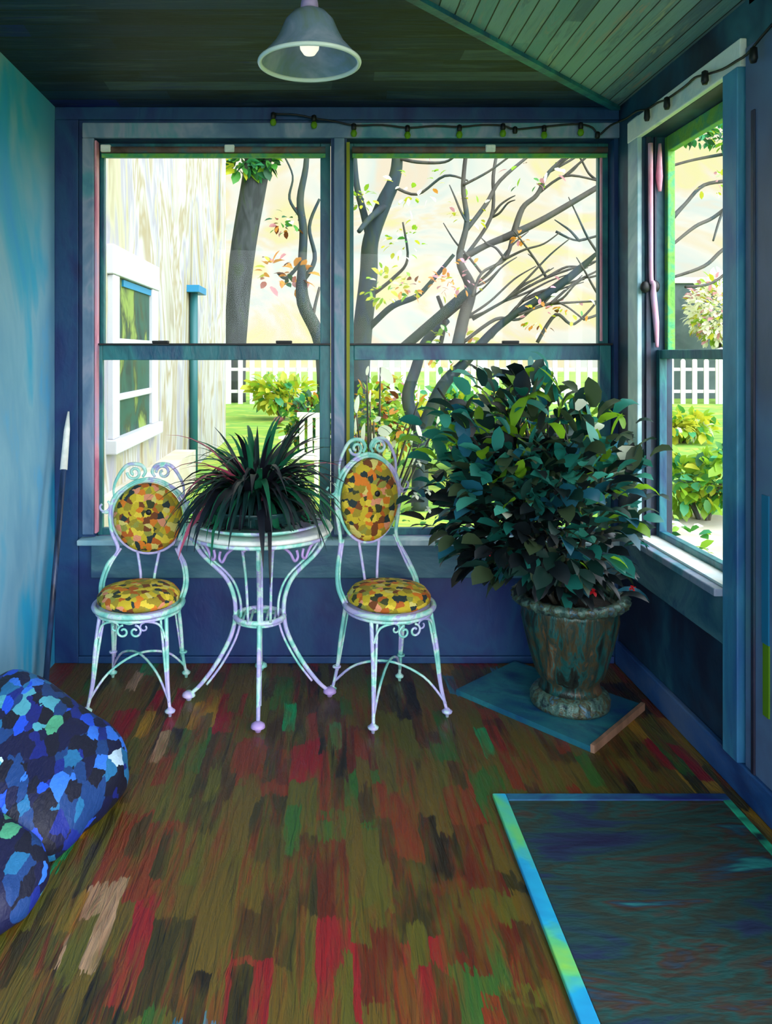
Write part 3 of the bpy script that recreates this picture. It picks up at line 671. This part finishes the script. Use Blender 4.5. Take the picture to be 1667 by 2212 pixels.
boxes(((HX,4.7,GZ),(HX+.25,9.5,.18))).build('plinth', M['stone'], hs, False)
# picket fence
fe = thing('picket_fence', 'long white picket fence along the far side of the lawn', 'fence', (0,25,GZ))
i = 0; x = -3.4; proto = None
while x < 14.2:
    h = 1.5+R.uniform(-.04,.04)
    if proto is None:
        proto = MB().prism([(-.075,0),(.075,0),(.075,.03),(-.075,.03)], 0, 1.40)
        proto.add([(-.075,0,1.40),(.075,0,1.40),(.075,.03,1.40),(-.075,.03,1.40),(0,0,1.5),(0,.03,1.5)], [(0,1,4),(2,3,5),(0,4,5,3),(1,2,5,4)])
        o = proto.build('picket', M['fence'], fe, False); proto = o
    else:
        o = proto.copy(); C.objects.link(o)
    o.location = (x, 0, 0); o.scale = (1,1,h/1.5); x += .37
for z in (.35, 1.05): MB().box((-3.5,.03,z),(14.2,.08,z+.1)).build('rail', M['fence'], fe, False)
for xx in (-3.2, 5.0, 12.65): MB().box((xx-.13,-.03,0),(xx+.13,.2,1.55)).lathe([(0,1.53),(.2,1.6),(.16,1.75),(0,1.8)],10,(xx,.08,0)).build('post', M['fence'], fe, False)
# shed with a pale round tree in front
sd = thing('garden_shed', 'grey green flat-topped shed beyond the fence in the right window', 'shed', (12.9,28,GZ))
MB().box((-1.6,0,0),(3,3,4.1)).build('wall', M['shed'], sd, False)
MB().box((-1.75,-.15,4.1),(3.2,3.2,4.3)).build('roof', M['fence'], sd, False)

def leafball(m, c, r, n, size, wts, mats_n):
    for _ in range(n):
        v = Vector((R.gauss(0,1),R.gauss(0,1),R.gauss(0,1))).normalized()*R.uniform(.55,1)
        p = Vector((c[0]+v.x*r[0], c[1]+v.y*r[1], c[2]+v.z*r[2]))
        d = v+Vector((R.uniform(-.7,.7),R.uniform(-.7,.7),R.uniform(-.5,.5)))
        s = size*R.uniform(.6,1.3)
        m.leaf(p, d, s, s*.55, .5, R.choices(range(mats_n), wts)[0], 3, .15, R.uniform(-1,1))
GM = ['g_yellow','g_lime','g_green','g_deep','g_jade','g_white','g_orange','g_pink','g_rust']
def shrub(name, label, px, d, top, halfw, wts, n=420, size=.16, cat='shrub', group=None, clumps=5):
    """a rounded garden shrub standing on the lawn: top = pixel row of its crown, halfw = half width in metres"""
    x = (px-CX)/F*d; zt = EYE-(top-CY)/F*d; h = zt-GZ
    t = thing(name, label, cat, (x,d,GZ), 0, group); m = MB(); s = MB()
    for k in range(clumps):
        a = 2*PI*k/clumps+R.random(); q = (math.cos(a)*halfw*.5, math.sin(a)*halfw*.4, h*R.uniform(.45,.68))
        leafball(m, q, (halfw*.55, halfw*.5, h*.34), n//clumps, size, wts, 9)
        s.tube([(math.cos(a)*.04, math.sin(a)*.04, 0), (q[0]*.5,q[1]*.5,q[2]*.5), q], [.022,.016,.008], 6, 3)
    m.build('foliage', [M[k] for k in GM], t); s.build('stems', M['stem'], t); return t
def tree(name, label, limbs, mat, twigmat, foliage=None, group=None, base=None):
    """limbs: list of (depth list or value, [(px, py, radius in px)...]) ; each limb is a tapered tube, first one the trunk"""
    d0 = limbs[0][0]; d0 = d0 if not isinstance(d0, tuple) else d0[0]
    b = at(limbs[0][1][0][0], 765, d0); b.z = GZ
    t = thing(name, label, 'tree', b, 0, group)
    for k, (dd, pts) in enumerate(limbs):
        da, db = dd if isinstance(dd, tuple) else (dd, dd)
        P, RR = [], []
        for i, (px, py, r) in enumerate(pts):
            d = da+(db-da)*i/(len(pts)-1); p = at(px, py, d); P.append(p-b); RR.append(r/F*d)
        if k == 0: P[0].z = 0
        MB().tube(P, RR, 9 if k == 0 else 7, 5).build('trunk' if k == 0 else 'branch', mat if k < 4 else twigmat, t)
    if foliage:
        m = MB()
        for (px, py, d, rp, n, size, wts) in foliage:
            c = at(px, py, d)-b; r = rp/F*d; leafball(m, c, (r, r*.6, r), n, size, wts, 9)
        m.build('foliage', [M[k] for k in GM], t)
    return t
tree('old_tree', 'thick grey leaning trunk of an old tree beside the cream house', [(26, [(505,960,26),(508,740,24),(522,560,27),(548,400,28),(565,300,30),(590,150,24)]), ((26,25),[(550,400,12),(590,320,10),(640,220,6)])], M['bark'], M['twig'],
     [(525,350,25.5,34,90,.45,[2,6,4,8,3,0,0,0,0]),(575,345,25.5,22,50,.4,[0,2,3,10,2,0,0,0,0]),(610,250,25,70,90,.5,[2,6,6,4,3,0,0,0,0])])
tree('slim_tree', 'slim crooked dark tree near the middle post of the window', [(21, [(700,950,15),(692,745,15),(655,655,15),(652,580,10),(655,500,9),(648,430,8),(662,340,6),(655,200,5)]), (21,[(652,610,6),(680,560,5),(668,490,4),(690,430,3)]), (21,[(655,560,5),(620,600,4),(600,590,3)]), (21,[(650,470,4),(625,430,3),(632,380,2),(610,330,2)]), (21,[(690,745,4),(676,690,4),(690,620,3)])], M['bark2'], M['twig'],
     [(590,590,21,40,26,.3,[1,0,0,1,0,2,8,2,2]),(640,600,21,30,20,.3,[0,0,0,1,0,2,8,2,2]),(620,480,21,34,30,.22,[0,0,2,3,0,4,2,1,2])])
tree('dark_garden_tree', 'tall dark teal tree rising along the left side of the wide window', [(11, [(772,1010,24),(774,880,22),(780,740,22),(795,600,20),(800,520,18),(828,440,17),(850,390,14),(858,330,12),(852,200,8)]), ((11,10.5),[(838,440,9),(800,470,7),(775,500,5)]), (11,[(800,520,10),(785,460,8),(770,400,7),(765,330,5)]), ((11,10.6),[(786,720,7),(815,690,7),(850,660,7),(900,640,6),(930,610,5),(980,550,4)]), ((11,10.4),[(800,640,4),(850,600,4),(880,560,3),(870,480,2)]), ((11,10.4),[(845,400,4),(900,420,3),(960,380,3),(1010,390,2)]), ((11,10.4),[(855,340,4),(900,350,4),(960,350,3),(990,330,2)])], M['bark2'], M['twig'],
     [(830,620,10.5,50,45,.11,[8,7,1,1,0,2,1,0,0]),(870,520,10.4,45,36,.10,[8,5,1,0,0,6,1,0,0]),(880,620,10.3,30,26,.10,[4,3,0,0,1,0,8,2,1]),(780,430,10.9,26,30,.10,[4,8,2,0,0,1,0,1,0]),(900,400,10.4,60,26,.11,[9,3,0,0,0,8,1,1,0])])
tw = [((8,7.6),[(912,930,15),(955,835,14),(1005,782,11),(1060,720,9),(1110,680,8),(1190,630,9),(1255,578,8),(1290,545,3)]),
      ((8,8.2),[(905,930,16),(880,862,14),(898,795,12),(918,740,11),(965,690,9)])]
rest = [((8,7.8),[(870,752,11),(930,700,11),(1016,626,11)]), ((7.8,7.9),[(982,770,13),(1000,690,13),(1016,622,13),(992,560,8),(1008,480,6),(1000,400,5),(1010,300,4)]),
      ((7.9,7.7),[(996,560,8),(1050,530,7),(1108,506,9),(1180,470,7),(1290,405,6)]), ((7.8,7.7),[(1108,510,8),(1128,450,6),(1160,420,5),(1185,372,4),(1230,330,2)]),
      ((7.9,8.1),[(1005,500,5),(1050,440,5),(1080,390,4),(1150,330,3)]), ((8,8.2),[(1000,560,4),(1060,470,4),(1065,380,4),(1075,320,3)]),
      ((7.9,7.7),[(1020,690,4),(1090,650,3),(1180,600,3),(1300,560,2)]), ((7.9,7.6),[(1000,740,4),(1070,690,4),(1120,690,3),(1170,660,3),(1300,650,2)]),
      ((7.7,7.5),[(1120,680,3),(1190,655,3),(1220,660,2),(1260,690,2)]), ((7.8,7.6),[(1160,740,4),(1200,680,4),(1240,700,3),(1300,640,2)]),
      ((7.9,7.7),[(1060,730,4),(1130,650,3),(1200,620,3),(1310,590,2)]), ((7.8,7.6),[(1108,506,5),(1090,560,4),(1040,590,3),(1020,640,3)]),
      ((8,8.2),[(945,640,4),(960,690,5),(950,750,5)]), ((7.9,7.7),[(1160,420,3),(1220,380,3),(1290,390,2)]), ((7.9,7.8),[(1200,500,3),(1250,520,2),(1310,500,2)])]
RT = random.Random(21)
nodes_ = [(dd, p) for dd, pts_ in tw+rest for p in pts_[1:] if 350 < p[1] < 745]
for k in range(44):                                # fine twigs leaving the limbs, most of them sweeping up and to the right
    dd, (x, y, r_) = RT.choice(nodes_); L_ = RT.uniform(50,170); sl = RT.uniform(.35,1.1); sg = 1 if RT.random() < .8 else -.5
    dm = (dd[0]+dd[1])/2
    rest.append(((dm, RT.uniform(7.4,8.1)), [(x,y,3.2),(x+sg*L_*.35,y-L_*.35*sl+RT.uniform(-9,9),2.6),(x+sg*L_*.7,y-L_*.7*sl+RT.uniform(-9,9),2),(x+sg*L_,y-L_*sl,1)]))
tree('branching_tree', 'forked tree spreading bare branches across the wide window', [(8,[(906,1101,19),(907,1010,18),(908,925,18)])]+tw+rest, M['bark2'], M['twig'],
     [(1165,680,7.6,40,30,.07,[2,1,0,0,0,1,10,3,2]),(1000,600,7.7,50,34,.06,[3,1,0,0,1,1,5,8,1]),(955,615,7.9,26,20,.07,[5,1,0,0,0,1,9,1,0]),(1125,515,7.6,14,10,.07,[1,0,0,0,0,0,9,1,0]),(1240,640,7.6,60,26,.06,[6,2,1,0,0,8,1,2,0]),(1150,350,7.7,70,30,.08,[3,3,3,1,0,4,0,2,1]),(1010,460,7.9,46,26,.07,[8,2,0,1,0,4,1,2,0]),(980,760,8,60,70,.09,[5,6,4,1,3,2,2,2,0])])
# pale round tree before the shed
rt = thing('round_blossom_tree', 'round pale blossom tree in front of the grey shed', 'tree', ((1556-CX)/F*26, 26, GZ))
m = MB(); leafball(m, (0,0,3.05), (1.05,.9,1.2), 1500, .24, [4,3,0,0,0,22,0,3,0], 9)
m.build('foliage', [M[k] for k in GM], rt); MB().tube([(0,0,0),(.05,0,1),(0,0,2.6)], [.14,.11,.06], 8, 3).build('trunk', M['twig'], rt)
tree('far_right_tree', 'thin tree with zigzag twigs seen in the upper right window', [(9,[(1610,1060,16),(1605,760,14),(1600,560,12),(1590,420,9),(1575,300,6)]), ((9,8.6),[(1598,520,5),(1560,540,4),(1520,575,4),(1450,600,3)]), ((9,8.5),[(1592,430,5),(1540,470,4),(1500,490,4),(1450,530,3)]), ((9,8.6),[(1585,390,4),(1520,400,4),(1480,440,4),(1452,470,6)]), ((9,8.6),[(1580,330,4),(1500,345,3),(1445,360,3)]), ((9,8.6),[(1600,560,4),(1540,610,3),(1480,620,3)]), ((9,8.6),[(1590,420,3),(1560,460,3),(1540,520,2)])], M['twig'], M['twig'],
     [(1500,268,8.7,52,150,.11,[3,6,5,10,8,0,0,2,0]),(1570,290,8.8,40,90,.11,[0,3,6,6,10,0,0,0,0]),(1540,390,8.7,40,16,.09,[3,3,1,0,0,2,0,6,0])])
# shrubs on the lawn
Gs = 'shrubs on the lawn outside'
shrub('lawn_shrub', 'bright yellow shrub near the fence behind the spidery plant', 610, 19, 812, .75, [12,6,2,0,1,0,0,0,0], 420, .26, 'shrub', Gs)
shrub('lawn_shrub', 'mid green shrub with rust leaves beside the middle window post', 668, 12, 855, .42, [3,3,7,7,5,0,1,0,3], 420, .15, 'shrub', Gs)
shrub('lawn_shrub', 'lime and orange leaved shrub behind the white blossoms', 835, 9.6, 800, .5, [7,9,3,3,0,1,4,1,2], 520, .13, 'shrub', Gs)
shrub('lawn_shrub', 'jade green shrub behind the forked tree', 1010, 10.5, 812, .62, [2,7,7,4,8,0,0,0,0], 620, .15, 'shrub', Gs)
shrub('lawn_shrub', 'golden leaved shrub above the middle of the potted bush', 1110, 9, 822, .45, [8,7,4,4,2,1,3,0,1], 460, .13, 'shrub', Gs)
shrub('lawn_shrub', 'low lime shrub below the pickets at the right of the wide window', 1240, 9.5, 880, .5, [5,9,4,3,3,0,0,0,0], 460, .14, 'shrub', Gs)
shrub('lawn_shrub', 'yellow flowered shrub under the fence in the right window', 1470, 14, 890, .55, [14,7,2,0,2,1,0,0,0], 420, .2, 'shrub', Gs)
shrub('lawn_shrub', 'broad lime green shrub low in the right window', 1520, 7.4, 960, .5, [4,14,7,2,3,0,0,0,0], 640, .13, 'shrub', Gs)
shrub('lawn_shrub', 'small lime sprig against the sill of the right window', 1445, 4.3, 1060, .2, [3,12,6,2,2,2,0,0,0], 160, .07, 'shrub', Gs)
# white blossoms close to the glass
wb_ = thing('white_blossom_bush', 'loose bush with big white petals close to the wide window', 'bush', ((800-CX)/F*4.7, 4.7, GZ))
bo = at(800, 765, 4.7); bo.z = GZ
s = MB(); m = MB()
for px, py, ln, w, ang in ((836,812,.13,.065,-.9),(794,800,.06,.026,1.4),(800,855,.07,.03,1.5),(772,872,.11,.045,1.45),(786,935,.13,.055,1.5),(832,930,.09,.07,.15),(815,905,.05,.03,.6),(770,915,.12,.04,1.5),(776,960,.09,.03,1.5),(890,945,.09,.035,1.5),(905,930,.10,.03,1.9),(896,985,.11,.02,1.3),(905,850,.10,.03,1.5),(950,900,.09,.025,1.2),(815,960,.06,.03,.8)):
    p = at(px,py,4.7+R.uniform(-.15,.15))-bo; d = Vector((math.cos(ang), -.15, math.sin(ang)))
    m.leaf(p-d*ln*.5, d, ln, w, .1, 0, 6, .25, PI/2)
    s.tube([(R.uniform(-.05,.05),0,0),(p.x*.4,p.y*.5,p.z*.55),tuple(p-d*ln*.5)], [.012,.009,.004], 6, 4)
m.build('blossoms', M['g_white'], wb_); s.build('stems', M['stem'], wb_)
m = MB()
for _ in range(90):
    m.leaf((R.uniform(-.12,.3),R.uniform(-.15,.15),R.uniform(.3,1.25)), (R.uniform(-1,1),R.uniform(-1,1),R.uniform(-.3,1)), R.uniform(.06,.12), .035, .6, R.choices([0,1,2],[3,4,2])[0], 4)
m.build('foliage', [M['g_lime'],M['g_green'],M['g_deep']], wb_)
# white garden chair
gc = thing('garden_chair', 'small pale garden chair on the lawn behind the spidery plant', 'chair', ((662-CX)/F*9, 9, GZ), math.radians(-25))
FC = M['g_white']
MB().box((-.22,-.2,.40),(.22,.2,.43)).build('seat', FC, gc, False, .006)
bk = MB()
for k in range(4): bk.box((-.19+.105*k,.19,.43),(-.13+.105*k,.215,.86))
bk.box((-.22,.185,.84),(.22,.22,.90)).build('backrest', FC, gc, False, .005)
for sx in (-1,1):
    for sy in (-1,1): MB().box((sx*.21-.02,sy*.18-.02,0),(sx*.21+.02,sy*.18+.02,.41 if sy > 0 else .62)).build('leg', FC, gc, False, .004)
    MB().box((sx*.22-.03,-.22,.62),(sx*.22+.03,.2,.65)).build('armrest', FC, gc, False, .006)

# ------------------------------------------------------------------ light
SUN = Vector((.62,-.70,.36)).normalized()
w = bpy.data.worlds.new('garden_sky'); bpy.context.scene.world = w; w.use_nodes = True
nt = w.node_tree; bg = nt.nodes['Background']
tc = nt.nodes.new('ShaderNodeTexCoord'); sp = nt.nodes.new('ShaderNodeSeparateXYZ'); nt.links.new(tc.outputs['Generated'], sp.inputs[0])
skc = ramp(nt, sp.outputs[2], [(0,(255,240,205)),(.12,(255,246,220)),(.35,(255,243,210)),(.6,(190,220,250)),(1,(130,185,250))])
cl = tnoise(nt, coords(nt, (5,5,8), 'Generated'), 1, 4, .6, 1.2)
clc = ramp(nt, cl.outputs['Fac'], [(.3,(255,240,204)),(.42,(255,248,160)),(.48,(255,242,212)),(.53,(255,255,250)),(.6,(224,246,248)),(.68,(252,232,210))])
mxw = nt.nodes.new('ShaderNodeMix'); mxw.data_type = 'RGBA'; mxw.inputs[0].default_value = .6
nt.links.new(skc, mxw.inputs[6]); nt.links.new(clc, mxw.inputs[7])
# hazy sky: added glow towards the low sun behind and right fills the dim room
dt = nt.nodes.new('ShaderNodeVectorMath'); dt.operation = 'DOT_PRODUCT'; nt.links.new(tc.outputs['Generated'], dt.inputs[0])
dt.inputs[1].default_value = SUN
mr = nt.nodes.new('ShaderNodeMapRange'); mr.interpolation_type = 'SMOOTHSTEP'; nt.links.new(dt.outputs['Value'], mr.inputs[0])
mr.inputs[1].default_value = -.1; mr.inputs[2].default_value = 1; mr.inputs[3].default_value = 1.08; mr.inputs[4].default_value = 8.4
nt.links.new(mr.outputs[0], bg.inputs[1])
m2 = nt.nodes.new('ShaderNodeMapRange'); nt.links.new(dt.outputs['Value'], m2.inputs[0])
m2.inputs[1].default_value = -.1; m2.inputs[2].default_value = .5; m2.inputs[3].default_value = 0; m2.inputs[4].default_value = 1
mx3 = nt.nodes.new('ShaderNodeMix'); mx3.data_type = 'RGBA'; nt.links.new(m2.outputs[0], mx3.inputs[0])
nt.links.new(mxw.outputs[2], mx3.inputs[6]); mx3.inputs[7].default_value = lin((236,240,252))+(1,)
nt.links.new(mx3.outputs[2], bg.inputs[0])
su = bpy.data.lights.new('sun', 'SUN'); su.energy = .5; su.angle = math.radians(28); su.color = (1,.97,.92)
so = bpy.data.objects.new('sun', su); C.objects.link(so)
so.rotation_euler = (-SUN).to_track_quat('-Z','Y').to_euler()

# ------------------------------------------------------------------ camera
cam = bpy.data.cameras.new('camera'); co = bpy.data.objects.new('camera', cam); C.objects.link(co)
co.location = (0,0,EYE); co.rotation_euler = (PI/2,0,0)
cam.sensor_fit = 'VERTICAL'; cam.sensor_height = 36; cam.sensor_width = 36
cam.lens = F/2212*36; cam.shift_x = (1667/2-CX)/2212; cam.shift_y = -(1106-CY)/2212
cam.clip_start = .02; cam.clip_end = 300
sc = bpy.context.scene; sc.camera = co
vs = sc.view_settings; vs.view_transform = 'Standard'; vs.look = 'None'; vs.gamma = 1; vs.use_curve_mapping = False
vs.exposure = 0.0
